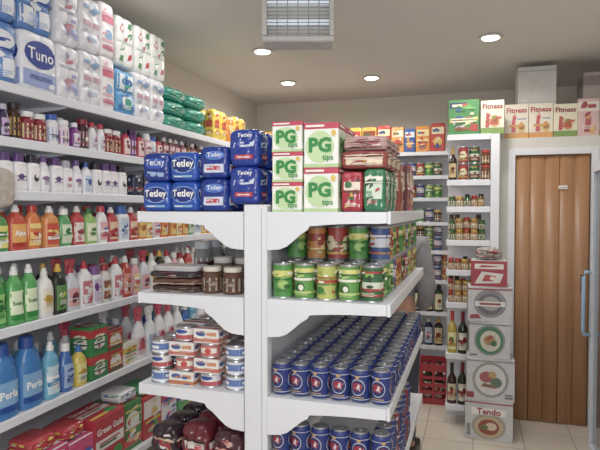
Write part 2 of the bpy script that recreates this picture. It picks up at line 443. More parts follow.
kitg = rolls('kitchen roll pack with green and red leaf print', .155, .265, 'F0F2EE', [('p', [(-.36, .72), (-.16, .66), (-.05, .78), (-.2, .86)], 'C33B45'), ('p', [(.05, .52), (.3, .6), (.36, .72), (.14, .68)], '3E8B55'), ('p', [(-.34, .3), (-.1, .34), (0, .48), (-.22, .44)], '3E8B55'), ('p', [(.08, .14), (.3, .18), (.32, .3), (.14, .26)], 'C33B45'), ('p', [(-.4, .1), (-.2, .08), (-.16, .2), (-.3, .22)], '3E8B55'), ('p', [(.1, .8), (.3, .78), (.34, .92), (.16, .9)], '3E8B55'), ('p', [(-.1, .56), (.04, .5), (.08, .6)], 'C33B45'), ('r', -.44, .44, .48, .5, 'B8C8BC')], 2, 0, .15, .12)
blup = rolls('blue plastic wrapped roll pack', .17, .24, '4A9CD6', [('r', -.46, .46, .55, .9, 'E8F4FA'), ('e', 0, .72, .3, .09, '1F6FB8'), ('e', 0, .3, .28, .14, 'F0F8FC'), ('e', .1, .3, .14, .08, '3AA08A')]+busy(['1F6FB8', 'F0F8FC', '3AA08A'], 5))
wh2 = rolls('white roll pack with stacked rolls showing', .145, .26, 'EEEEF4', [('r', -.42, .42, .44, .54, 'C49AAA'), ('e', .15, .75, .12, .06, '8FB0D8'), ('e', -.15, .2, .12, .06, 'C8A0B0')]+busy(['B8A0B4', '8FB0D8', 'D8D8E4'], 5), 2, 3)
grn = softpack('tissue_pack', 'tissue', 'flat shiny teal green wrapped tissue bundle', .27, .2, .085, M('2FA48C', .12), [('r', -.42, .1, .62, .74, '7ACCB6'), ('p', [(.1, .2), (.35, .3), (.38, .7), (.2, .6)], '1C7E68'), ('r', -.40, .0, .2, .3, '1C7E68')], 4, 4, 0, amp=.1, cr=.12)
g = 'paper rolls on the top wall shelf'
z = LZ[0]
seq([(lil, 2), (lil2, 2), (tuno, 1), (whp, 2), (wh2, 2), (kit, 2), (blup, 1), (wh2, 1), (wh2, 1), (grn, 3), (grn, 3)], 1.44, LX-.01, z, '+x', g, .006)
place(lil2, LX-.13, 1.96, z+tuno.h, R90, g)
for yy in (2.60, 2.77, 2.93): place(kitg, LX-.11, yy, z+wh2.h, R90, g)
ypk = [softpack('snack_packet', 'packet', 'shiny %s snack packet' % nm, .11, .08, hh, M(b, .2), [('r', -.3, .3, .4, .62, l)]+busy([l, a], 5), 5, cr=.12) for nm, b, l, a, hh in (('orange', 'E8902A', 'F4E0A0', 'B8302A', .20), ('yellow', 'F0CC3A', 'C8402E', 'F4F0E0', .22), ('amber', 'E0A42C', '7A3A20', 'F4E8C0', .19))]
row(ypk, 3.62, 4.27, LX-.012, LZ[0], '+x', 'snack packets on the top wall shelf', .006, rows=2, rnd=True)

def many(style, lst, w, d, h, lab, hv=.0):
    out = []
    for b, c, l, a in lst:
        hh = h-random.uniform(0, hv)
        out.append(bottle(style if isinstance(style, str) else random.choice(style), w*random.uniform(.86, 1), d, hh, b, c, l, a, lab))
    return out
# shelf B
mini = [jar('small round jar with a coloured lid', c, l, lb, r, hh) for c, l, lb, r, hh in (
    ('E4D4DE', 'F0F0F6', '9B6AA8', .03, .12), ('3D2430', '8C1F35', 'D8A0A8', .027, .145), ('EDEDF4', '2D58B8', 'A8C0E8', .028, .135),
    ('41281A', '201818', 'C59A42', .026, .15), ('8E2035', 'EDEDED', 'E8D0A0', .03, .125), ('2A2F55', '9AA0B8', 'C8CCE0', .03, .13),
    ('6A2F7A', '3A1E4A', 'E4D0F0', .026, .15))]
mini += many(['round', 'square', 'oval'], [('7A2F8A', 'E8E8F0', 'E8D8F0', 'C03060'), ('C03048', '2A2028', 'F0D0C8', '6A1A28'), ('F0F0F4', 'C03048', 'D8DCE8', '8A3A9A'), ('3A2A50', 'B0B0C0', 'C8A8D8', '2A1A40'), ('B87A3A', '5A2A1A', 'F0E0B8', '8A3A1E'), ('E8E0E8', '9A9AA8', 'F4F0F4', 'B04870'), ('D8A8B8', 'F4F4F4', 'F4E4EC', 'A03A60')], .058, .045, .15, 'small toiletry bottle with coloured cap', .035)
row(mini, 1.55, 2.95, LX-.015, LZ[1], '+x', 'small jars on the wall shelf', .010, rows=2, rnd=True)
brn = many('round', [('5A3A22', '2A1A12', 'C88A3A', '7A2020'), ('7A5A3A', 'C03030', 'E8D8B0', '3A5A2A'), ('2E2E3A', 'B8B8C0', '8C3048', 'D8C060'), ('8A4A5A', 'E8E0E0', 'E8C8C8', '5A2030')], .055, .055, .15, 'small slim bottle with a dark cap')
row(brn, 2.97, 4.25, LX-.015, LZ[1], '+x', 'slim bottles on the wall shelf', .014, rnd=True)
# shelf C
cw = [bottle('square', .062, .045, .158, 'F2F0F5', '5A3A78', 'FAF8FC', '6E4E8E', 'white flat bottle with a purple cap', nb=2),
      bottle('square', .062, .045, .158, 'F4F2F6', '2A2434', 'FAF8FC', '3A3448', 'white flat bottle with a black cap', nb=2),
      bottle('square', .06, .045, .15, 'F2F0F4', 'B9B4C4', 'FAF8FC', 'C04A62', 'white flat bottle with a grey cap', nb=2),
      bottle('flat', .06, .045, .155, 'F4F4F8', '3A5AB0', 'C8D8F0', '3A5AB0', 'white curved bottle with a blue cap', nb=2),
      bottle('oval', .062, .045, .158, 'F0EEF4', '6A4A88', 'FAF8FC', '8A6AA0', 'white rounded bottle with a purple cap', nb=2)]
row([cw[0], cw[0], cw[1], cw[4], cw[0], cw[2], cw[4], cw[3], cw[1]], 1.75, 2.62, LX-.012, LZ[2], '+x', 'white toiletry bottles on the wall shelf', .008, rows=2)
cb = many(['flat', 'square'], [('8A3A30', '2A2020', 'D8A850', '5A2A20'), ('2A4A78', '1A2030', 'B8C8E0', '2A4A90'), ('3A3040', '202020', 'B0A0B8', 'A83A4A'), ('4A3A30', 'C0B8A8', 'D8C8A8', 'C03040')], .06, .045, .155, 'small dark bottle with printed label', .02)
dpk = softpack('sponge_pack', 'packet', 'dark blue and black wrapped packet', .09, .06, .12, M('2E3450', .2), busy(['8A9AC8', 'D8D8E0', 'A83A48'], 5), 5, cr=.1)
row(cb+[dpk, dpk], 2.64, 4.25, LX-.012, LZ[2], '+x', 'small bottles on the wall shelf', .012, rnd=True)
beige = softpack('cloth_bag', 'bag', 'rounded pale beige cloth bag hanging from shelf edge', .14, .075, .15, M('B8ABA0', .8, bump=.2), [], 3.2, cr=.15)
place(beige, -1.708, 1.665, 1.605, R90)
# shelf D
def fl(st, w, h, b, c, l, a, lab, txt=None, tc='FFFFFF'): return bottle(st, w, .06, h, b, c, l, a, lab, txt, tc)
dd = [fl('flat', .09, .18, '4A9A52', 'D84838', 'E8E070', '2A7A38', 'green cleaner bottle with a red cap'),
      fl('flat', .088, .188, 'CE4834', 'F0F0F0', 'F0A850', 'B02818', 'red cleaner bottle with an orange label', 'Ajax'),
      fl('oval', .09, .188, 'E07834', 'C02A2A', 'F6D878', 'C8381E', 'orange rounded cleaner bottle with a red cap'),
      fl('flat', .088, .184, 'E0904A', 'F0F0F0', 'D04A34', 'F0D060', 'orange cleaner bottle with a red label'),
      fl('oval', .088, .172, '58A868', 'F4F4F4', 'DCECC8', '207A3A', 'green rounded cleaner bottle with a white cap'),
      fl('dish', .08, .185, 'C84444', 'E8E0E0', 'F4E4DC', '8C1E28', 'red cleaner bottle with a pale label'),
      fl('flat', .08, .176, '94C468', '2A7A3A', 'F0F4D0', '3A9048', 'light green cleaner bottle'),
      fl('square', .085, .185, 'F0F2F8', '3A6AB8', 'C8D8EC', '2A5AA8', 'white cleaner bottle with a blue cap'),
      fl('flat', .075, .18, 'C03A44', 'F0F0F0', 'F0C8A0', 'A02028', 'red cleaner bottle with a white cap'),
      fl('flat', .07, .15, 'DEB448', 'D86A2A', 'F4E8A0', 'C8501E', 'small yellow cleaner bottle'),
      fl('square', .07, .15, 'D6803E', 'F0E0C0', 'F4C860', 'B8401E', 'small orange cleaner bottle'),
      fl('oval', .082, .185, 'F2F2F4', 'D03A4A', 'E8B0B8', '3A5AB0', 'white rounded cleaner bottle with a red cap')]
o1 = [dd[0], dd[0], dd[1], dd[2], dd[3], dd[4], dd[5], dd[6], dd[11], dd[8], dd[7]]
for r in range(2): seq(o1+[dd[8], dd[10], dd[9], dd[11], dd[2], dd[10], dd[9], dd[10], dd[4], dd[7], dd[9], dd[2], dd[10], dd[7]], 1.60, LX-.012-r*.078, LZ[3], '+x', 'cleaning bottles on the wall shelf', .006)
# shelf E
ee = [fl('dish', .085, .235, '3A9A48', '2A7A30', '8FD06A', '187028', 'green washing up liquid bottle'),
      fl('dish', .08, .24, '54AE5A', 'F4F4F4', 'E8F8D0', '1F8A34', 'green washing up liquid bottle with a white cap', 'Svelto', '187028'),
      fl('flat', .075, .215, 'F2F2EF', 'E4E4DC', 'F4ECD8', 'C8A030', 'white cream cleaner bottle'),
      fl('flat', .08, .225, '2A3028', 'E0B030', '58904A', 'C8D050', 'dark green bottle with a yellow cap'),
      fl('oval', .08, .19, 'E4E0D8', 'B03030', '905A48', 'E0C080', 'white rounded bottle with a brown label'),
      fl('flat', .08, .22, 'F2F2F4', 'C83040', 'D87888', 'F0F0F0', 'white bottle with a red cap and label'),
      fl('dish', .075, .22, 'C0443C', 'F0F0F0', 'E8A090', '8C2020', 'red washing up liquid bottle'),
      fl('oval', .08, .20, 'E0A8B0', 'F0F0E8', 'F0D890', 'C86070', 'pink rounded bottle with a yellow label'),
      fl('square', .07, .19, 'EEEEF2', '8A5A9A', 'D8C8E4', '7A3A8A', 'white bottle with a lilac cap'),
      fl('spray', .085, .24, 'D8DCE4', 'C04050', 'E8A8A8', '7A3040', 'pale trigger spray bottle with red head')]
oe = [ee[0], ee[0], ee[1], ee[1], ee[2], ee[3], ee[9], ee[5], ee[8], ee[4], ee[5], ee[6], ee[7], ee[9], ee[2], ee[3], ee[5], ee[7], ee[4], ee[6], ee[2], ee[5], ee[8], ee[9], ee[4], ee[2], ee[7], ee[5], ee[8]]
for r in range(2): seq(oe, 1.60, LX-.012-r*.078, LZ[4], '+x', 'washing up bottles on the wall shelf', .006)
# shelf F
perla = bottle('jug', .13, .09, .30, '3A7EC4', '1E4A9C', '7CB0E0', '1A4AA0', 'large blue liquid detergent jug with handle', 'Perla', W_, .12)
ff = [fl('dish', .09, .25, '68B4D8', 'F4F4F4', 'CCE8F4', '3088C0', 'light blue softener bottle'),
      fl('oval', .085, .22, '4470BC', 'F4F4F4', 'A0C0E8', '24489A', 'blue rounded softener bottle'),
      fl('flat', .075, .19, 'E4CC4A', '3A7AC0', 'F4E890', 'D0A020', 'yellow softener bottle'),
      fl('spray', .095, .29, 'F4F4F8', 'D8506A', 'E8C0CC', '9A3A58', 'white trigger spray bottle with pink label'),
      fl('spray', .095, .28, 'F0F4F8', 'F0F0F4', 'A8C4E4', 'C84058', 'white trigger spray bottle with blue label')]
bxg = carton('detergent_box', 'box', 'green and red detergent carton', .13, .12, .13, '2F8A4A', [('r', -.5, .5, .6, .9, 'C83038'), ('e', 0, .35, .34, .2, 'F0F0E8')]+busy(['F0E8D0', 'C83038', '1E5A30'], 8), top=True)
bxr = carton('detergent_box', 'box', 'red carton with a white oval', .12, .12, .11, 'B8303A', [('e', 0, .5, .38, .28, 'F0E8E0'), ('r', -.5, .5, .05, .15, '2A6A3A')]+busy(['F0E8E0', '2A6A3A', 'E8B040'], 8), top=True)
bxy = carton('detergent_box', 'box', 'white and yellow carton with green print', .12, .12, .12, 'E8E4D4', [('r', -.5, .5, .55, .8, 'D8C040')]+busy(['3A8A4A', 'C83038', 'D8C040'], 9), top=True)
seq([perla, perla, perla, perla, ff[0], ff[1], ff[2], (bxg, 2), (bxr, 2), bxy, ff[3], ff[4], ff[3], ff[3], ff[4], ff[1], ff[0], ff[3], ff[4], ff[1], ff[2], ff[3], ff[0], ff[4]], 1.42, LX-.012, LZ[5], '+x', 'laundry products on the wall shelf', .010)
seq([perla, perla, perla, ff[1], ff[0], ff[1], ff[0], ff[3], ff[0], ff[1], ff[4], ff[1], ff[3], ff[4], ff[1], ff[0]], 1.42, LX-.155, LZ[5], '+x', 'laundry products on the wall shelf', .012)
# shelf G : boxes with smaller packs stacked on top
def gb(lab, w, h, base, D, cols, nb=16): return carton('washing_powder_box', 'box', lab, w, .20, h, base, D+busy(cols, nb, small=True), (0, 1, 3), .0015, True)
gg = [gb('purple and green washing powder box', .20, .24, '7A4AB0', [('r', -.5, .5, 0, .45, '4FB06A'), ('e', 0, .6, .38, .2, 'F0E8F4')], ['F0E8F4', 'E04080', 'E8D040']),
      gb('pink and white washing powder box', .16, .22, 'F0ECF4', [('r', -.5, .5, .66, 1, 'D8487A'), ('r', -.5, .5, .05, .16, 'D8487A')], ['D8487A', '3A5AC0', 'E8A0C0', '4A9A58']),
      gb('red and white washing powder box', .18, .23, 'C83040', [('r', -.46, .46, .50, .92, 'F0E8E4')], ['2E9A4A', 'E8C040', 'F0E8E4', '2A4AA0']),
      gb('green and white washing powder box', .16, .25, '3A8A4A', [('e', 0, .6, .36, .2, 'F0F0E8'), ('r', -.5, .5, .1, .25, 'D84A50')], ['E8D860', 'F0F0E8', 'C03040'])]
nk = carton('washing_powder_box', 'box', 'white and pink washing powder box with blue lettering', .20, .20, .24, 'F0ECF4', [('r', -.5, .5, .76, 1, 'D03A70'), ('t', 'Nicky', 0, .50, .74, .03, '2A3A9A'), ('r', -.5, .5, .05, .18, 'D03A70'), ('e', .28, .85, .12, .08, 'F4E0E8'), ('e', -.3, .28, .12, .06, '4AA060'), ('p', [(-.1, .2), (.4, .24), (.42, .32), (0, .28)], 'E8C040')], (0, 1, 3), .0015, True)
bt = carton('washing_powder_box', 'box', 'red washing powder box with large white lettering', .24, .20, .26, 'C02838', [('r', -.46, .46, .40, .60, 'F0E8E4'), ('t', 'Green Gold', 0, .76, .86, .03, 'F4F0EC'), ('r', -.46, .1, .1, .2, 'E8C040'), ('e', .24, .22, .16, .12, '2E9A4A'), ('r', -.36, .2, .46, .5, '2A6A3A'), ('r', -.36, .3, .52, .55, 'C02838')], (0, 1, 3), .0015, True)
gl_ = [gg[0], gg[3], nk, gg[1], bt, gg[3], gg[2], gg[1], gg[0], gg[2], nk, gg[3], gg[1]]
p = 1.45
spk = [softpack('detergent_bag', 'detergent', 'small %s detergent refill bag' % nm, .15, .15, .06, M(b, .2), busy(cs, 8), 5, cr=.15) for nm, b, cs in (('pink', 'D86A94', ['F0ECF4', '3A5AC0']), ('white', 'ECECF0', ['C83040', '3A8A4A', '3A5AC0']), ('green', '4AA060', ['F0F0E8', 'E8C040']), ('red', 'C03A44', ['F0E8E4', 'E8C040']))]
for i, k in enumerate(gl_):
    if p+k.w > 4.28: break
    y = p+k.w/2; place(k, LX+.045-k.d/2-random.uniform(0, .02), y, LZ[6], R90+random.uniform(-.02, .02), 'powder boxes on the lowest wall shelf')
    if i % 3 != 1: place(random.choice(spk), LX-.06, y, LZ[6]+k.h+.001, R90+random.uniform(-.15, .15), 'refill bags on the powder boxes')
    p += k.w+.010

# ------------------------------------------------------------ gondola
GX, GA, GB = -.725, 1.80, 3.0
gz = [1.59, 1.29, .95, .62, .16]
e = empty('gondola_shelving', 'shelf', 'double-sided white metal gondola shelving with curved brackets', (GX, 2.4, 0))
part(e, 'back_panel', MB().box(GX-.012, GX+.012, GA+.05, GB-.05, 0, 1.61, WHITE))
for ya, yb in ((GA, GA+.05), (GB-.05, GB)):
    p_ = MB().box(GX-.043, GX+.043, ya, yb, 0, 1.615, WHITE, .004)
    p_.box(GX+.022, GX+.025, ya-.0006, ya, .02, 1.60, 'B0B4C0')
    part(e, 'upright', p_)
for side in (-1, 1):
    for z in gz:
        xi = GX+side*.0445; xo = GX+side*(.468 if z > .5 else .49)
        xm = xo-side*.0125
        a, b = min(xi, xm), max(xi, xm)
        s_ = MB().box(a, b, GA+.008, GB-.008, z-.025, z, WHITE)
        fa, fb = (xo-.012, xo) if side > 0 else (xo, xo+.012)
        s_.box(fa, fb, GA-.002, GB+.002, z-.040, z+.002, WHITE, .002)
        part(e, 'shelf', s_)
        if z < .5: continue
        for ya in (GA-.001, GB-.007):
            L = .4105
            prof = [(0, 0), (L, 0), (L, -.036), (L-.03, -.038)]
            for k in range(9):
                t = k/8; prof.append((L-.06-.20*t, -.038-.010*t**2))
            prof += [(.145, -.060), (.12, -.076), (.095, -.098), (.07, -.118), (.045, -.128), (0, -.132)]
            n = len(prof)
            vs = [(xi+side*x, yy, z+dz) for yy in (ya, ya+.008) for x, dz in prof]
            fs = [tuple(range(n)), tuple(range(n, 2*n))[::-1]]+[(k, n+k, n+(k+1) % n, (k+1) % n) for k in range(n)]
            part(e, 'bracket', MB().add(vs, fs, WHITE))

BLU = M('1E4DB2', .14)
tet = softpack('tea_bag_pack', 'tea', 'blue tea bag pack with a dark oval logo', .115, .10, .110, BLU, [('e', 0, .56, .45, .28, '7FA8E0'), ('e', 0, .56, .43, .25, '12297A'), ('t', 'Tetley', 0, .57, .80, .02, W_), ('r', -.34, .34, .13, .21, '7FB0E0'), ('r', -.3, .0, .15, .18, 'F4F4F8')], 6, cr=.05)
te1 = softpack('tea_bag_pack', 'tea', 'dark blue wrapped tea pack with white lettering', .115, .10, .110, M('18348E', .14), [('p', [(-.34, .2), (.3, .16), (.34, .3), (-.3, .36)], '9CB8E4'), ('e', .0, .62, .40, .18, '2A54B8'), ('t', 'Tetley', 0, .63, .70, .02, 'E8ECF8'), ('e', .3, .86, .08, .04, 'C8D4EC')], 5.5, cr=.10)
te2 = softpack('tea_bag_pack', 'tea', 'dark blue tea pack with a small red label', .113, .10, .119, M('18348E', .14), [('r', -.34, .36, .18, .44, 'D0DAEE'), ('r', -.24, .22, .26, .38, 'C02A3A'), ('e', .05, .70, .34, .14, '4A78D4'), ('t', 'Tetley', .05, .70, .5, .02, 'E8ECF8')], 5.5, cr=.10)
te3 = softpack('tea_bag_pack', 'tea', 'tall dark blue tea pack with white and red print', .117, .10, .134, M('1A3898', .14), [('p', [(-.36, .5), (.32, .54), (.36, .68), (-.32, .64)], 'D0DAEE'), ('r', -.22, .2, .57, .61, '1B3CA6'), ('r', -.28, .30, .2, .32, 'B83040'), ('r', -.2, .2, .24, .27, 'E8E0E8'), ('t', 'Tetley', .04, .82, .5, .02, 'E8ECF8')], 5.5, cr=.10)
g = 'tea bag packs on the gondola top shelf'
for r in range(4):
    for c, x in enumerate((-1.130, -1.012, -.895, -.777)):
        for l in range(2):
            k = (tet if (l == 0 or c == 1) else te1) if c < 2 else (te2 if c == 2 else te3)
            place(k, x+(random.uniform(-.003, .0) if l and c < 2 else 0), 1.87+r*.112, gz[0]+.001+l*k.h*.985+(.025 if c == 3 else 0), random.uniform(-.04, .04), g)
pgD = [('r', -.5, .5, .86, 1, 'CC3A58'), ('r', -.5, .5, 0, .08, 'B8D89A'), ('e', -.04, .46, .42, .36, 'C6E2A8'), ('t', 'PG', -.03, .50, .66, .05, '1A8A3C'), ('t', 'tips', .20, .20, .32, .02, '1A8A3C'), ('r', -.44, .1, .90, .95, 'F4F0E8'), ('e', .37, .76, .07, .07, 'E8C040')]
pg = carton('tea_box', 'tea', 'white and green tea box with a pink top band', .107, .12, .102, 'F6F8F2', pgD)
pgb = carton('tea_box', 'tea', 'large white and green tea box with a pink top band', .118, .13, .149, 'F6F8F2', pgD)
g = 'tea boxes on the gondola top shelf'
for l in range(3):
    for r in range(2): place(pg, -.612, 1.872+r*.125, gz[0]+l*.1025, random.uniform(-.03, .03), g)
for l in range(2):
    for r in range(2): place(pgb, -.494, 1.88+r*.135, gz[0]+l*.1495, random.uniform(-.02, .02), g)
redb = softpack('coffee_bag', 'coffee', 'red brick shaped coffee pack', .074, .08, .135, M('B02838', .2), [('r', -.38, .38, .5, .74, 'F0E0D0')]+busy(['D8A040', 'F0E0D0', '6A1020', '2A6A3A'], 10), 7, cr=.06)
grnb = softpack('coffee_bag', 'coffee', 'dark green sealed bag with a pale label', .074, .08, .143, M('2A7A50', .2), [('r', -.36, .36, .3, .66, 'D8E8D0')]+busy(['F0F0E0', 'B03040', '1A4A30', '7AB08A'], 11), 7, cr=.06)
brb = softpack('biscuit_pack', 'box', 'brown and cream biscuit packet lying flat', .16, .10, .06, M('9A4440', .25), [('r', -.40, .40, .2, .6, 'ECD8BC')]+busy(['C8A050', 'A82A34', 'F0E4D0', '5A2A20'], 12), 6, cr=.1)
cre = softpack('biscuit_pack', 'box', 'crumpled pink and cream packet', .15, .10, .05, M('C8A09A', .25), busy(['B83A48', 'E8DCD0', '7A3038', '4A2A28'], 14), 5, cr=.15)
g = 'packets on the gondola top shelf'
for r in range(3):
    place(redb, -.393, 1.87+r*.095, gz[0], random.uniform(-.06, .06), g); place(grnb, -.316, 1.87+r*.095, gz[0], random.uniform(-.06, .06), g)
    place(brb, -.352, 1.88+r*.11, gz[0]+.1435, random.uniform(-.05, .05), g); place(cre, -.350, 1.885+r*.11, gz[0]+.204, random.uniform(-.08, .08), g)
mix = [carton('grocery_box', 'box', 'small %s grocery carton' % nm, w, .09, h, b, [('r', -.4, .4, .5, .85, l), ('e', 0, .28, .26, .14, a)]+busy([b, l, a, 'F4F0E8'], 8)) for nm, w, h, b, l, a in (
    ('red', .09, .21, 'B02A34', 'E8D8C0', 'E8B040'), ('rust', .085, .19, 'A85030', 'E8D8B8', 'A82A20'), ('pink', .08, .22, 'C86478', 'F4E0E0', '8A2040'),
    ('crimson', .09, .24, '9A2434', 'D8B8A0', 'E0B848'), ('maroon', .085, .20, '6A2430', 'D8C8B0', 'D84030'), ('cream', .09, .19, 'D8CCB4', 'A83A30', '5A3A28'), ('brown', .085, .2, '6A3A2C', 'E0C890', 'C84A30'))]
row(mix, -.66, -.27, 2.26, gz[0], '-y', g, .008, rows=5, rnd=True, rgap=.01)
row([mix[5], mix[0], mix[6]], 2.34, 2.94, -1.18, gz[0], '-x', g, .008, rows=3, rnd=True)

# tins
def ft(lab, base, lst, cols): return can(lab, base, lst+busy(cols, 8, .08, .92, .48), .036, .122, True, 'food_tin', 'tin')
tins = [ft('green food tin with a yellow label', '4A9440', [('r', -.5, .5, .62, .80, 'D8D468'), ('e', 0, .4, .26, .12, '9CC860')], ['D8D468', '1E6A28', 'F0F0E0', '7AB048']),
        ft('yellow green food tin with a red label', 'B8C058', [('r', -.5, .5, .50, .66, 'B83A2A'), ('e', 0, .3, .24, .10, '3A8038')], ['F0F0D0', '3A8038', 'B83A2A', '8AA040']),
        ft('dark green food tin with a white label', '2A6438', [('r', -.5, .5, .35, .56, 'D8DEC8'), ('e', 0, .75, .2, .08, '8CB850')], ['8CB850', 'A83030', 'D8DEC8', '1A4424']),
        ft('orange food tin with a red band', 'C8823A', [('r', -.5, .5, .55, .78, '983026')], ['E8D890', '983026', '3A7030']),
        ft('red food tin with a cream oval', 'A03030', [('e', 0, .5, .34, .22, 'E8D8B0')], ['E8D8B0', '2A6A2A', 'D8A848']),
        ft('blue food tin with a pale band', '34508E', [('r', -.5, .5, .4, .66, 'DCDCE8')], ['C89838', 'DCDCE8', 'B03444']),
        ft('green and yellow pea tin', '5A9C40', [('e', -.1, .35, .26, .14, '2A6A28'), ('r', -.5, .5, .76, .88, 'E0DC78')], ['BCD478', '1E6028', 'B83A2A', 'F0F0E0'])]
g = 'food tins on the gondola shelf'
front_t = [0, 6, 1, 6, 2]
for c in range(5):
    for r in range(15):
        x = -.64+c*.079; y = 1.853+r*.077
        k = tins[front_t[c]] if r == 0 else random.choice(tins[:3]+tins[6:] if r < 4 else tins)
        place(k, x, y, gz[1], random.uniform(-.6, .6), g)
        if 1 < r and r % 7 != 6: place(random.choice(tins), x, y, gz[1]+.1248, random.uniform(-1, 1), g)
bc = can('navy blue drinks can with a red and white emblem', '1C3078', [('e', 0, .50, .38, .24, 'B8BCD0'), ('e', 0, .50, .34, .21, '1E2A66'), ('e', -.03, .52, .25, .12, 'A02438'), ('p', [(-.2, .46), (.05, .6), (.25, .56), (.08, .5), (.14, .4), (-.04, .46)], 'D8D4DC'), ('r', -.5, .5, .14, .165, 'B8BCD0'), ('r', -.3, .3, .20, .225, 'C8A050'), ('r', -.5, .5, .82, .84, 'B8BCD0'), ('e', 0, .80, .10, .04, 'C8A050')])
g = 'blue drinks cans on the gondola shelf'
for c in range(6):
    for r in range(16):
        place(bc, -.643+c*.070, 1.848+r*.0715, gz[2], random.uniform(-.5, .5), g)
rc = can('dark red drinks can with pale oval', '7A2030', [('e', 0, .5, .3, .2, 'D8D0E0')]+busy(['D8D0E0', 'C8A050', '1A1A40'], 4), .033, .115)
g = 'drinks cans on the lower gondola shelf'
for c in range(6):
    for r in range(9):
        for l in range(2):
            if 0 < r and c < 5: continue
            place(bc if (c+r) % 4 or r == 0 else rc, -.643+c*.070, 1.848+r*.0715, gz[3]+l*.1176, random.uniform(-.5, .5), g)
# left shelf 2
g = 'goods on the narrow gondola shelf'
fp = [softpack('flat_food_pack', 'packet', 'dark flat plastic wrapped food pack', .20, .13, .026, M(b, .15), busy(cs, 6), 5, cr=.1) for b, cs in (('4A3434', ['A88A70', 'D8D0C8']), ('6A4438', ['D8C0A0', '2A2020']), ('3A3238', ['B8A8A0', '8A3038']))]
for l in range(3):
    place(fp[l], -1.075+random.uniform(-.008, .008), 1.90, gz[1]+l*.0262, random.uniform(-.1, .1), g)
gl = kind('plastic_lid_tray', 'tray', 'clear lidded plastic tray with pale edge', .19, .12, .018, MB().rings([(0, .09, .058, 5), (.014, .097, .064, 5), (.018, .094, .06, 5)], M('C4C4CA', .2), 24))
place(gl, -1.07, 1.90, gz[1]+.0788, .05)
jb = jar('brown jar with a pale lid and round label', '5A3A2C', 'D8D0C0', 'A89C88', .038, .098, cols=('E8E0D0', '6A4A38', '8A8070'))
jb2 = jar('large glass jar with dark contents and pale lid', '6A5A50', 'D0CCC8', 'C8BCA8', .04, .125, cols=('E8E0D0', '6A4A38'))
place(jb, -.928, 1.88, gz[1], .2, g); place(jb, -.842, 1.875, gz[1], -.2, g)
place(jb2, -.93, 1.98, gz[1], 0, g); place(jb2, -.84, 1.98, gz[1], .4, g)
jb3 = jar('tall glass jar with a silver lid', '8A8A8C', 'C8CCD4', 'D8D8DC', .04, .17)
for r in range(7):
    for c in range(4):
        if r > 0: place(random.choice([jb, jb2, jb3, jb3]), -1.12+c*.095, 2.07+r*.11, gz[1], random.uniform(-1, 1), g)
# left shelf 3
tun = [can('flat fish tin with a white and red label', 'ECE8E8', [('r', -.5, .5, .15, .45, 'B84A50'), ('e', 0, .7, .3, .14, '2A4A9A')], .040, .052, True, 'fish_tin', 'tin'),
       can('flat fish tin with a salmon label', 'C8706A', [('r', -.4, .4, .35, .7, 'F0E8E0'), ('e', 0, .5, .15, .2, 'C84040')], .040, .052, True, 'fish_tin', 'tin'),
       can('flat fish tin with a blue label', 'E4E8F0', [('r', -.5, .5, .3, .75, '5A78B8'), ('r', -.4, .0, .4, .6, 'F0F0F4')], .040, .052, True, 'fish_tin', 'tin')]
g = 'flat fish tins on the gondola shelf'
def mtl(b, w): return carton('tin_multipack', 'box', 'white and salmon cardboard multipack of tins', w, .085, .052, 'ECE8E6', [('r', -.5, .5, .1, .38, b), ('e', -.2, .68, .2, .18, '3A5AA0'), ('r', .05, .42, .55, .8, 'D08A60')]+busy(['F4F0EC', b, '3A5AA0', 'E8C8A0'], 6), top=True)
tls = [mtl('C8605C', .10), mtl('C87A50', .10), mtl('B8505A', .10)]
for r in range(5):
    for c, n_ in enumerate((3, 4, 4, 3)):
        for l in range(n_):
            x = -1.128+c*.102
            if c in (1, 2) and (l+c+r) % 2: place(random.choice(tls), x, 1.86+r*.092, gz[2]+l*.0545, random.uniform(-.03, .03), g)
            else: place(random.choice(tun), x, 1.86+r*.092, gz[2]+l*.0545, random.uniform(-.5, .5), g)
dk = [softpack('coffee_bag', 'coffee', 'glossy black and red coffee pack', .12, .10, .16, M('30202A', .15, bump=.5), [('p', [(-.34, .5), (.3, .46), (.34, .68), (-.3, .74)], 'A82A3A'), ('r', -.4, .4, .2, .34, 'C8B090')]+busy(['C8B090', 'A82A3A', 'E0D8D8'], 6), 4.5, cr=.26),
      softpack('coffee_bag', 'coffee', 'glossy dark red coffee pack', .12, .10, .18, M('6A1E2C', .15, bump=.5), [('r', -.4, .4, .5, .64, 'D8D0C8')]+busy(['E0D0B0', '1A1420', 'C8404A'], 8), 4.5, cr=.26),
      softpack('snack_bag', 'bag', 'crumpled glossy maroon snack bag', .13, .09, .17, M('4A222E', .15, bump=.6), busy(['D8A8A0', 'C84050', 'E8E0D8'], 8), 3.8, cr=.3)]
row(dk, -1.175, -.78, 1.83, gz[3], '-y', 'coffee packs on the gondola shelf', .01, rows=4, jit=.12)

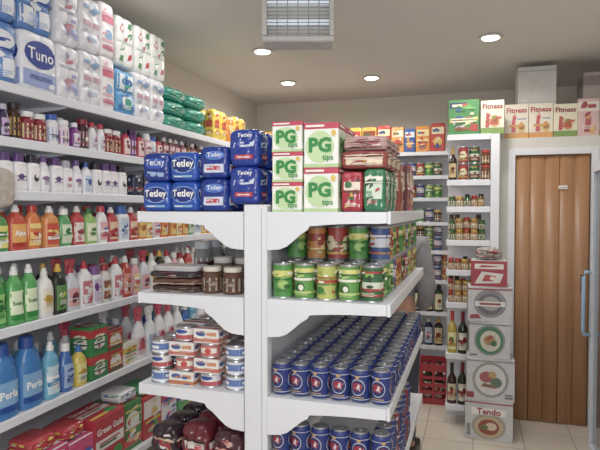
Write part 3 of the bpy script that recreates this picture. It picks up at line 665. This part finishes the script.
# ------------------------------------------------------------ back wall shelving
BY = 5.2
e = empty('shelving_unit', 'shelf', 'white metal shelving with tins and cartons against the far wall', (-1.2, 5.4, 0))
bz = [2.117, 1.90, 1.70, 1.48, 1.22, .95, .66, .35, .10]
part(e, 'back_panel', MB().box(-2.2, -.19, YB-.03, YB-.01, 0, 2.2, WHITE))
for z in bz: part(e, 'shelf', MB().box(-2.2, -.19, BY+.0125, YB-.031, z-.02, z, WHITE).box(-2.2, -.19, BY, BY+.012, z-.03, z+.003, WHITE))
cer = [softpack('cereal_packet', 'packet', 'colourful %s cereal packet' % nm, w, .07, h, M(b, .3), [('r', -.42, .42, .62, .86, l), ('e', 0, .36, .30, .16, a), ('r', -.36, .1, .70, .78, t)]+busy([b, l, a, t], 7), 9, cr=.08) for nm, w, h, b, l, a, t in (
    ('orange', .13, .24, 'E8922E', 'F4E0A0', 'B8402A', '2A5A9A'), ('yellow', .12, .25, 'F0CC3E', 'C83A2E', 'F4F0E0', 'F4F0E0'), ('blue', .10, .22, '2F62B0', 'E8EEF4', 'E0A030', 'C8303A'), ('red', .13, .26, 'C83A32', 'F0E0B0', 'E0B848', '2A4A90'), ('golden', .14, .25, 'ECB83A', '9A3020', 'F0E8C0', '3A6A3A'), ('apricot', .12, .24, 'E8A050', 'F4F0D8', 'C83A30', '2A5A2A'))]
row(cer, -2.18, -.20, BY+.02, bz[0], '-y', 'cereal packets on the far shelf', .002, rnd=True, jit=.03)
smt = tins+[jar('glass jar with red lid', 'A85A2A', 'B8302A', 'E8D8A0'), jar('glass jar with dark contents', '4A2A20', 'D8B040', 'E0E0D0')]
for i, z in enumerate(bz[1:6]):
    row(smt, -.98, -.21, BY+.02, z, '-y', 'tins and jars on the far shelves', .004, rnd=True, layers=2 if i >= 3 else 1)
bb = [bottle('round', .08, .08, .25, a, b, c, d2, lb) for a, b, c, d2, lb in (('2A1A14', 'C8A040', 'D8C8A0', '7A2020', 'dark brown bottle'), ('1E3A24', '202020', 'E0D8B0', 'A83030', 'dark green bottle'), ('20284A', 'C0C0C8', 'B8C4DC', 'C03040', 'dark blue bottle'))]
for z in bz[6:8]: row(bb, -.80, -.21, BY+.02, z, '-y', 'dark bottles on the far shelves', .01, rnd=True)

# ------------------------------------------------------------ narrow tall unit
e = empty('narrow_shelving_unit', 'shelf', 'tall narrow white shelving unit with jars and bottles', (0, 4.37, 0))
tz = [2.14, 1.81, 1.615, 1.37, 1.15, .91, .53, .15]
TF = 4.26
part(e, 'side_panel', MB().box(.105, .165, TF-.01, 4.495, 0, 2.13, WHITE, .003))
part(e, 'back_panel', MB().box(-.20, .105, 4.475, 4.495, 0, 2.13, WHITE))
for z in tz:
    xe = .165 if z > 2.13 else .104
    part(e, 'shelf', MB().box(-.20, xe, TF+.008, 4.474, z-.0095 if z > 2.13 else z-.02, z, WHITE).box(-.20, .104, TF-.004, TF+.0075, z-.04, z+.003, WHITE, .002))
gcer = carton('cereal_box', 'box', 'green cereal box with a multicoloured printed front', .215, .07, .255, '3A8A44', [('p', [(-.46, .34), (.1, .26), (.46, .42), (.46, .52), (-.1, .42), (-.46, .46)], 'C8C048'), ('e', -.12, .36, .24, .16, 'C8D0D8'), ('e', -.12, .36, .16, .09, '9A5A3A'), ('r', -.46, .1, .76, .92, '1F3A6A'), ('r', -.38, .0, .80, .87, 'F0E8C0'), ('r', .22, .46, .1, .3, 'B83A34')]+busy(['F0E8C0', '2A6A34', 'C84030', '2A5AA0', '6AB058'], 16))
place(gcer, -.085, TF+.055, tz[0]+.002, .02, 'cereal boxes on the narrow unit')
sb = bottle('wine', .06, .06, .25, '2A1A16', 'B89040', 'D0B880', '7A2A20', 'dark sauce bottle')
g = 'jars and bottles on the narrow unit'
seq([sb, (tins[4], 2), (tins[2], 2), (jar('squat brown jar', '6A3A20', 'B83A2A', 'E0D0A8', .033, .11), 2)], -.19, TF+.015, tz[1], '-y', g, .006)
sp = [jar('small spice jar with a %s lid' % nm, c, l, lb, r_, h_) for nm, c, l, lb, r_, h_ in (('red', '8A3A1E', 'B82A2A', 'E8D8B0', .021, .085), ('green', '4A5A28', '2A6A3A', 'E8E8D0', .024, .075), ('black', '6A4A2A', '2A2020', 'D8B860', .019, .095), ('yellow', 'A87A3A', 'D8B040', 'E8E0C0', .026, .08))]
for z in (tz[2], tz[3], tz[4], tz[5]): row(sp, -.19, .1, TF+.012, z, '-y', 'spice jars on the narrow unit', .003, rnd=True, rows=2, layers=2 if z in (tz[3], tz[5]) else 1)
oil = [bottle('wine', .07, .07, .31, 'B8A030', 'C83028', 'E8E0A0', '3A7A2A', 'tall oil bottle with a red cap'), bottle('wine', .07, .07, .31, '26301C', '8A2028', 'E0D8C0', '7A2028', 'dark green wine bottle'), bottle('wine', .07, .07, .30, '3A1A1A', '202020', 'D8C8A8', 'A83A2A', 'dark red wine bottle')]
row(oil, -.19, .1, TF+.012, tz[6], '-y', 'tall bottles on the narrow unit', .006)
row(oil[::-1], -.19, .1, TF+.012, tz[7], '-y', 'tall bottles on the narrow unit', .006)

# ------------------------------------------------------------ stacked cartons
def bx(w, h, D, lab, base='D0D0D2', d=.19): return carton('cardboard_carton', 'box', lab, w, d, h, M(base, .5), D, (0, 3), .003)
c1 = bx(.315, .275, [('e', 0, .36, .36, .33, 'A8A098'), ('e', 0, .34, .30, .27, 'C8B48C'), ('e', 0, .34, .22, .2, '9A4438'), ('e', .05, .36, .12, .1, 'D8C8A8'), ('p', [(-.2, .3), (-.05, .26), (0, .36), (-.12, .4)], '5A7A40'), ('r', -.36, .36, .64, .82, 'F4F0EC'), ('t', 'Tendo', 0, .73, .50, .03, 'A02A34'), ('r', -.5, .5, .93, .96, 'A8383E'), ('r', -.46, -.38, .1, .4, '8A8A8E')], 'white carton with a plate picture and red lettering')
c2 = bx(.315, .295, [('e', 0, .5, .38, .42, '9A9A9C'), ('e', 0, .5, .32, .36, 'DAD8D6'), ('e', -.08, .56, .15, .13, 'A8545A'), ('e', .12, .44, .12, .12, '5A7A60'), ('e', .04, .62, .08, .08, 'C8A060'), ('p', [(-.2, .34), (.1, .3), (.16, .36), (-.14, .42)], '8A6A50'), ('r', -.5, .5, .92, .95, '9A9494'), ('r', -.5, -.34, .06, .2, '9A3A44'), ('r', .3, .46, .08, .12, '6A6A70'), ('r', .3, .46, .15, .18, '6A6A70')], 'grey carton with a round red and grey picture')
c3 = bx(.27, .25, [('e', 0, .5, .38, .43, '8A8E90'), ('e', 0, .5, .33, .38, '3A7A54'), ('e', .02, .48, .25, .29, 'CCC8B8'), ('e', .0, .5, .14, .14, 'A88A50'), ('e', .1, .42, .08, .08, '3A7040'), ('p', [(-.12, .5), (.02, .66), (.1, .6), (-.02, .5)], 'A84A40'), ('r', -.5, .5, .92, .95, '7A8A80'), ('r', -.48, -.3, .06, .1, '6A6A70')], 'grey carton with a round green picture')
c2b = bx(.29, .245, [('e', 0, .52, .37, .40, '8E8C90'), ('e', 0, .5, .28, .30, '6A686E'), ('e', .02, .52, .2, .2, 'A8A4A4'), ('r', -.34, .34, .44, .58, 'E8E4E2'), ('r', -.24, .24, .48, .54, '9A3A44'), ('r', -.5, .5, .9, .94, '9A4A52'), ('p', [(-.46, .08), (-.2, .1), (-.26, .22), (-.44, .2)], '9A3A44')], 'grey carton with a round dark picture')
c4 = bx(.235, .175, [('r', -.5, .5, .0, 1, 'A82C38'), ('r', -.4, .4, .68, .88, 'E8E0D8'), ('p', [(-.3, .74), (.1, .76), (.3, .8), (-.2, .83)], 'A82C38'), ('p', [(-.4, .1), (.3, .14), (.4, .5), (-.2, .58)], 'E4DCD8'), ('p', [(-.2, .2), (.12, .2), (.2, .42), (-.1, .46)], 'B83A40'), ('e', .1, .32, .08, .08, 'E8D8C8')], 'mostly red carton with white printed panel')
zz = 0
for i, (c, x) in enumerate(((c1, .105), (c2, .108), (c3, .105), (c2b, .100), (c4, .095))):
    place(c, x, 4.135, zz, (-.03, .03, -.02, .04, 0)[i], 'stacked cartons beside the door'); zz += c.h+.001
pl = softpack('plastic_bag', 'bag', 'crumpled clear and brown plastic bag of goods', .17, .13, .09, M('B8AEA6', .15, var=.4, scale=60, bump=.6), busy(['8A4A3A', 'E8E0D8', 'A83A40'], 8), 3, cr=.3)
place(pl, .095, 4.13, zz, .2)

fit = carton('cereal_box', 'box', 'cream and orange cereal box with a figure in red', .165, .07, .255, 'E8DECC', [('r', -.5, .5, .0, .16, 'D8984A'), ('t', 'Fitness', 0, .82, .86, .03, 'A82A34'), ('p', [(-.22, .18), (-.02, .18), (-.06, .48), (0, .64), (-.16, .66), (-.2, .44)], 'C8505A'), ('e', -.08, .70, .05, .045, 'D8A888'), ('e', .2, .3, .2, .14, 'D8C078'), ('e', .22, .32, .12, .08, 'A87038'), ('r', .05, .4, .55, .58, '8AA0C8')]+busy(['D8984A', 'F4F0E8'], 3, .2, .7, small=False))
fi2 = carton('cereal_box', 'box', 'cream and yellow cereal box with a green band', .16, .07, .24, 'E8E0C4', [('r', -.5, .5, .0, .18, '7A9A4A'), ('t', 'Fitness', 0, .82, .86, .03, '8A2A34'), ('e', .1, .38, .2, .18, 'D8A860'), ('e', .12, .38, .12, .10, 'A06830'), ('p', [(-.3, .2), (-.14, .2), (-.12, .6), (-.26, .64)], 'B85058')]+busy(['7A9A4A', 'F4F0E8', 'C85A50'], 5, .2, .7))
fi3 = carton('cereal_box', 'box', 'pink and white cereal box', .14, .07, .27, 'DCB8B4', [('r', -.5, .5, .66, .92, 'ECE0D8'), ('p', [(-.2, .1), (.1, .1), (.14, .5), (-.1, .6)], 'B85058'), ('r', -.35, .35, .74, .84, 'A84450')]+busy(['F4ECE4', 'D8A860', 'A84450'], 8))
fi4 = carton('cereal_box', 'box', 'yellow and red printed cereal box', .10, .07, .24, 'E0B848', [('r', -.5, .5, .6, .9, 'B83A34')]+busy(['F4ECE4', 'B83A34', '3A6A3A', 'F0D890'], 12))
place(fi2, .115, TF+.055, tz[0]+.002, -.03, 'cereal boxes on the narrow unit')
seq([fit, fit, fi2, fi3, fit, fi4], .21, 4.51, 2.13, '-y', 'cereal boxes on the partition top', .003)
wc = carton('cardboard_carton', 'box', 'tall plain white cardboard carton', .27, .3, .55, M('D6D6D4', .6), [('r', -.5, .5, .93, .945, 'B4B4B4'), ('r', -.5, .5, .50, .51, 'B4B4B4')])
place(wc, .44, 4.76, 2.13)
wc2 = carton('cardboard_carton', 'box', 'grey and red cardboard carton', .2, .28, .48, M('B8ACA8', .6), [('r', -.5, .5, .8, .95, '988888'), ('e', 0, .4, .3, .2, 'A84A48')])
place(wc2, .86, 4.76, 2.13)

def crate():
    mb = MB(); rm = M('A8202C', .4); w, d, h = .23, .28, .33
    mb.box(-w/2, w/2, -d/2, d/2, 0, .01, rm)
    for z0, z1 in ((.01, .05), (.085, .11), (.145, .17), (.205, .23), (.27, h)):
        mb.box(-w/2, w/2, -d/2, -d/2+.01, z0, z1, rm).box(-w/2, w/2, d/2-.01, d/2, z0, z1, rm)
        mb.box(-w/2, -w/2+.01, -d/2+.01, d/2-.01, z0, z1, rm).box(w/2-.01, w/2, -d/2+.01, d/2-.01, z0, z1, rm)
    for sx in (-1, 0, 1):
        for sy in (-1, 1): mb.box(sx*(w/2-.012)-.010, sx*(w/2-.012)+.010, sy*(d/2-.008)-.006, sy*(d/2-.008)+.006, .01, h-.001, rm)
    return kind('crate', 'crate', 'red slatted plastic crate on the floor', w, d, h, mb)
place(crate(), -.32, 4.80, 0, .05)
for i, x in enumerate((-.365, -.275)):
    for y in (4.76, 4.86): place(oil[1+(i+int(y*100)) % 2], x, y, .011, 0, 'bottles in the red crate')

# ------------------------------------------------------------ display cooler
CX, CY0, CY1 = .67, 3.15, 3.75
e = empty('display_cooler', 'refrigerator', 'tall white drinks cooler with glass door', (.88, 3.45, 0))
cbm = MB(); CWM = M('C8CED8', .35)
cbm.box(.715, 1.10, CY0, CY0+.03, .02, 1.92, CWM).box(.715, 1.10, CY1-.03, CY1, .02, 1.92, CWM).box(1.07, 1.10, CY0+.03, CY1-.03, .02, 1.92, CWM)
cbm.box(.715, 1.07, CY0+.03, CY1-.03, .02, .2, CWM).box(.715, 1.07, CY0+.03, CY1-.03, 1.78, 1.92, CWM)
for z in (.6, 1.0, 1.4): cbm.box(.74, 1.07, CY0+.03, CY1-.03, z, z+.01, CWM)
for x in (.74, 1.06):
    for y in (CY0+.03, CY1-.03): cbm.box(x-.015, x+.015, y-.015, y+.015, 0, .02, '333333')
part(e, 'cabinet', cbm)
fr = MB()
fr.box(CX, .713, CY0, CY0+.04, .12, 1.88, CWM, .004).box(CX, .713, CY1-.04, CY1, .12, 1.88, CWM, .004).box(CX, .713, CY0+.04, CY1-.04, .12, .18, CWM).box(CX, .713, CY0+.04, CY1-.04, 1.82, 1.88, CWM)
df = part(e, 'door', fr)
gm = bpy.data.materials.new('glass'); gm.use_nodes = True; gp = gm.node_tree.nodes['Principled BSDF']
gp.inputs['Transmission Weight'].default_value = 1; gp.inputs['Roughness'].default_value = .02; gp.inputs['Base Color'].default_value = (.85, .92, .95, 1)
gq = part(e, 'glass', MB().box(.688, .694, CY0+.04, CY1-.04, .18, 1.82, gm))
HM = M('8FB0D0', .3)
hq = part(e, 'handle', MB().tube([(CX, CY1-.02, 1.22), (CX-.035, CY1-.02, 1.22), (CX-.04, CY1-.02, 1.19), (CX-.04, CY1-.02, .87), (CX-.035, CY1-.02, .84), (CX, CY1-.02, .84)], .011, HM, 10), 'blue tubular door handle')
for o in (gq, hq):
    o.parent = df; o.location = (0, 0, 0)

# ------------------------------------------------------------ ceiling fittings
g = 'recessed ceiling downlights'
ringm = MB().rings([(-.0005, .070, .070), (-.004, .080, .080), (-.012, .074, .074), (-.012, .060, .060)], M('C8C6C0', .3), 28)
lens = MB().rings([(-.010, .059, .059), (-.016, .052, .052)], M('FFF4DC', .5, emit=10.0), 24)
dk_ = kind('recessed_downlight', 'ceiling light', 'lit round recessed downlight with white rim', .16, .16, .01, ringm, [('lamp', lens)])
for x, y in ((.087, 3.87), (-.849, 4.75), (-1.587, 4.725), (-1.443, 3.73)):
    place(dk_, x, y, ZC, 0, g)
    ld = bpy.data.lights.new('bulb', 'SPOT'); ld.energy = 26; ld.color = (1, .95, .87); ld.shadow_soft_size = .06; ld.spot_size = 2.9; ld.spot_blend = .5
    lo = bpy.data.objects.new('downlight_lamp', ld); COL.objects.link(lo); lo.location = (x, y, ZC-.03)

IX, IY, IZ, IW, IHt = -.79, 2.50, 2.355, .325, .30
e = empty('insect_killer_lamp', 'ceiling appliance', 'grey caged electric insect killer hanging from the ceiling', (IX, IY, IZ), math.radians(17))
gm_ = M('C4C4C2', .4, .1)
hb = MB()
hb.box(IX-IW/2, IX+IW/2, IY-.07, IY+.07, IZ, IZ+.03, gm_, .006).box(IX-IW/2, IX+IW/2, IY-.07, IY+.07, IZ+IHt-.04, IZ+IHt, gm_, .006)
hb.box(IX-IW/2, IX-IW/2+.02, IY-.07, IY+.07, IZ+.03, IZ+IHt-.04, gm_).box(IX+IW/2-.02, IX+IW/2, IY-.07, IY+.07, IZ+.03, IZ+IHt-.04, gm_)
hb.box(IX-IW/2+.02, IX+IW/2-.02, IY-.003, IY+.003, IZ+.03, IZ+IHt-.04, M('D0CEC8', .4))
part(e, 'housing', hb)
gr = MB()
for i in range(14):
    zz = IZ+.040+i*.0165
    for s_ in (-1, 1): gr.tube([(IX-IW/2+.02, IY+s_*.062, zz), (IX+IW/2-.02, IY+s_*.062, zz)], .0025, M('A8A8A6', .4, .1), 6)
for i in range(7):
    xx = IX-IW/2+.02+(IW-.04)*i/6
    for s_ in (-1, 1): gr.tube([(xx, IY+s_*.065, IZ+.03), (xx, IY+s_*.065, IZ+IHt-.04)], .0025, M('A8A8A6', .4, .1), 6)
part(e, 'grille', gr)
tb = MB()
for zz in (IZ+.10, IZ+.19): tb.tube([(IX-IW/2+.021, IY-.03, zz), (IX+IW/2-.021, IY-.03, zz)], .012, M('D8E4F4', .3, emit=.6), 12)
part(e, 'tube_lamp', tb)
hg = MB()
for s_ in (-1, 1): hg.tube([(IX+s_*.13, IY, IZ+IHt), (IX+s_*.13, IY, ZC)], .004, gm_)
part(e, 'hanger', hg)

# ------------------------------------------------------------ person
def skin(nodes, edges, mat, sub=2, name='body'):
    me = bpy.data.meshes.new(name); me.from_pydata([n[:3] for n in nodes], edges, [])
    ob = bpy.data.objects.new(name, me); COL.objects.link(ob)
    sm = ob.modifiers.new('skin', 'SKIN'); sm.use_smooth_shade = True
    for i, n in enumerate(nodes):
        r = n[3]; me.skin_vertices[0].data[i].radius = (r, n[4] if len(n) > 4 else r)
    me.skin_vertices[0].data[0].use_root = True
    ss = ob.modifiers.new('sub', 'SUBSURF'); ss.levels = sub; ss.render_levels = sub
    dg = bpy.context.evaluated_depsgraph_get(); dg.update()
    nm = bpy.data.meshes.new_from_object(ob.evaluated_get(dg))
    bpy.data.objects.remove(ob); nm.materials.clear(); nm.materials.append(mat)
    for p in nm.polygons: p.use_smooth = True
    return nm
SK = M('B07E64', .5); SH = M('908D93', .8, var=.25, scale=9, bump=.5); TR = M('3A3E4C', .8)
N = [(0,0,.95,.12,.09),(0,0,1.1,.12,.085),(0,.0,1.25,.135,.09),(0,0,1.38,.12,.08),(0,0,1.46,.05),(0,-.005,1.52,.05),(0,-.01,1.60,.075,.085),(0,-.01,1.68,.075,.085),(0,-.005,1.72,.045),
     (.17,0,1.38,.05),(.21,.02,1.12,.042),(.15,-.16,1.0,.033),(.11,-.22,.99,.028),(.08,-.26,.985,.03,.016),
     (-.17,0,1.38,.05),(-.21,0,1.12,.042),(-.17,-.14,.98,.033),(-.12,-.20,.96,.028),(-.10,-.24,.95,.03,.016),
     (.09,0,.85,.085),(.10,-.01,.5,.055),(.10,.02,.1,.04),(.10,-.10,.04,.035),
     (-.09,0,.85,.085),(-.10,-.01,.5,.055),(-.10,.02,.1,.04),(-.10,-.10,.04,.035),(0,-.10,1.61,.012)]
E = [(0,1),(1,2),(2,3),(3,4),(4,5),(5,6),(6,7),(7,8),(3,9),(9,10),(10,11),(11,12),(12,13),(3,14),(14,15),(15,16),(16,17),(17,18),(0,19),(19,20),(20,21),(21,22),(0,23),(23,24),(24,25),(25,26),(6,27)]
def addfing(wi, base, dirn):
    for k, (dx, L) in enumerate(((-.024, .06), (-.008, .072), (.008, .07), (.024, .058))):
        a = (base[0]+dx, base[1]+dirn[1]*.03, base[2]+dirn[2]*.03)
        i = len(N); N.append((*a, .009)); E.append((wi, i))
        N.append((a[0], a[1]+dirn[1]*L*.55, a[2]+dirn[2]*L*.55-.006, .008)); E.append((i, i+1))
        N.append((a[0], a[1]+dirn[1]*L*.85, a[2]+dirn[2]*L*.85-.022, .007)); E.append((i+1, i+2))
    i = len(N); sx = -1 if base[0] > 0 else 1
    N.append((base[0]+sx*.035, base[1]+dirn[1]*-.01, base[2]-.004, .009)); E.append((wi, i))
    N.append((base[0]+sx*.045, base[1]+dirn[1]*.025, base[2]-.012, .008)); E.append((i, i+1))
addfing(13, (.08, -.26, .985), (0, -1, -.1)); addfing(18, (-.10, -.24, .95), (0, -1, -.1))
PX, PY = -.495, 3.62
bo = bpy.data.objects.new('person', skin(N, E, SK)); COL.objects.link(bo)
bo.location = (PX, PY, 0); bo.rotation_euler = (0, 0, math.radians(172))
bo['label'] = 'person in light grey jacket and dark trousers behind the gondola'; bo['category'] = 'person'
def cl(name, idx, edges, mat, g=.014):
    nodes = [tuple(list(N[i][:3])+[r+g for r in N[i][3:]]) for i in idx]
    mp = {v: k for k, v in enumerate(idx)}
    o = bpy.data.objects.new(name, skin(nodes, [(mp[a], mp[b]) for a, b in edges], mat, 2, name)); COL.objects.link(o); o.parent = bo
cl('jacket', [0,1,2,3,9,10,11,12,14,15,16,17], [(0,1),(1,2),(2,3),(3,9),(9,10),(10,11),(11,12),(3,14),(14,15),(15,16),(16,17)], SH, .022)
cl('trousers', [0,19,20,21,23,24,25], [(0,19),(19,20),(20,21),(0,23),(23,24),(24,25)], TR, .012)
hr = MB().rings([(1.585, .078, .06, 2, 0, .045), (1.63, .092, .085, 2, 0, .02), (1.69, .092, .1, 2, 0, .002), (1.735, .075, .085, 2, 0, 0), (1.765, .03, .04, 2, 0, 0)], M('2A1E18', .7, bump=.4, scale=80), 24)
part(bo, 'hair', hr)
for sx in (-1, 1):
    part(bo, 'eye', MB().rings([(1.628, .004, .003, 2, sx*.03, -.092), (1.633, .011, .008, 2, sx*.03, -.092), (1.638, .004, .003, 2, sx*.03, -.092)], 'E8E4E0', 12).rings([(1.630, .003, .003, 2, sx*.03, -.1), (1.636, .003, .003, 2, sx*.03, -.1)], '2A1A12', 8))
    part(bo, 'ear', MB().soft(.016, .03, .055, 2.5, SK, n=6)).location = (sx*.088, .0, 1.585)
    part(bo, 'shoe', MB().soft(.10, .27, .085, 4, M('241E1C', .4))).location = (sx*.10, -.045, 0)
part(bo, 'mouth', MB().soft(.045, .01, .012, 2.5, 'A0584C', n=5)).location = (0, -.088, 1.562)

# ------------------------------------------------------------ lights, camera
def area(name, loc, size, energy, color, rot=(0, 0, 0)):
    ld = bpy.data.lights.new(name, 'AREA'); ld.size = size; ld.energy = energy; ld.color = color
    o = bpy.data.objects.new(name, ld); COL.objects.link(o); o.location = loc; o.rotation_euler = rot
def point(name, loc, r, energy, color):
    ld = bpy.data.lights.new(name, 'POINT'); ld.shadow_soft_size = r; ld.energy = energy; ld.color = color
    o = bpy.data.objects.new(name, ld); COL.objects.link(o); o.location = loc
area('ceiling_fill', (-.35, .55, ZC-.03), 1.2, 15, (.98, .98, 1))  # added soft fill under the ceiling, no fixture of the shop
point('room_fill', (-.1, -.5, 1.75), .25, 40, (.94, .96, 1))  # added fill behind the camera to lift ceiling and room, not a shop lamp
area('flash', (.05, -.06, 1.70), .12, 4, (.92, .95, 1), (math.radians(86), 0, math.radians(17)))
area('aisle_fill', (-.1, 3.2, ZC-.03), .5, 9, (1, .97, .93))  # added fill over the right aisle, no fitting hangs here
area('left_aisle_fill', (-1.45, 2.6, ZC-.03), .5, 3, (1, .97, .94))  # weak added fill for the left aisle, without a real fitting
w = bpy.data.worlds.new('world'); sc.world = w; w.use_nodes = True
w.node_tree.nodes['Background'].inputs[0].default_value = (.6, .6, .65, 1); w.node_tree.nodes['Background'].inputs[1].default_value = .3
cd = bpy.data.cameras.new('camera'); cam = bpy.data.objects.new('camera', cd); COL.objects.link(cam)
cd.sensor_width = 36; cd.lens = 33.6; cd.clip_start = .02
cam.location = (0, 0, 1.6); cam.rotation_euler = (math.radians(90-1.64), 0, math.radians(17.35))
sc.camera = cam
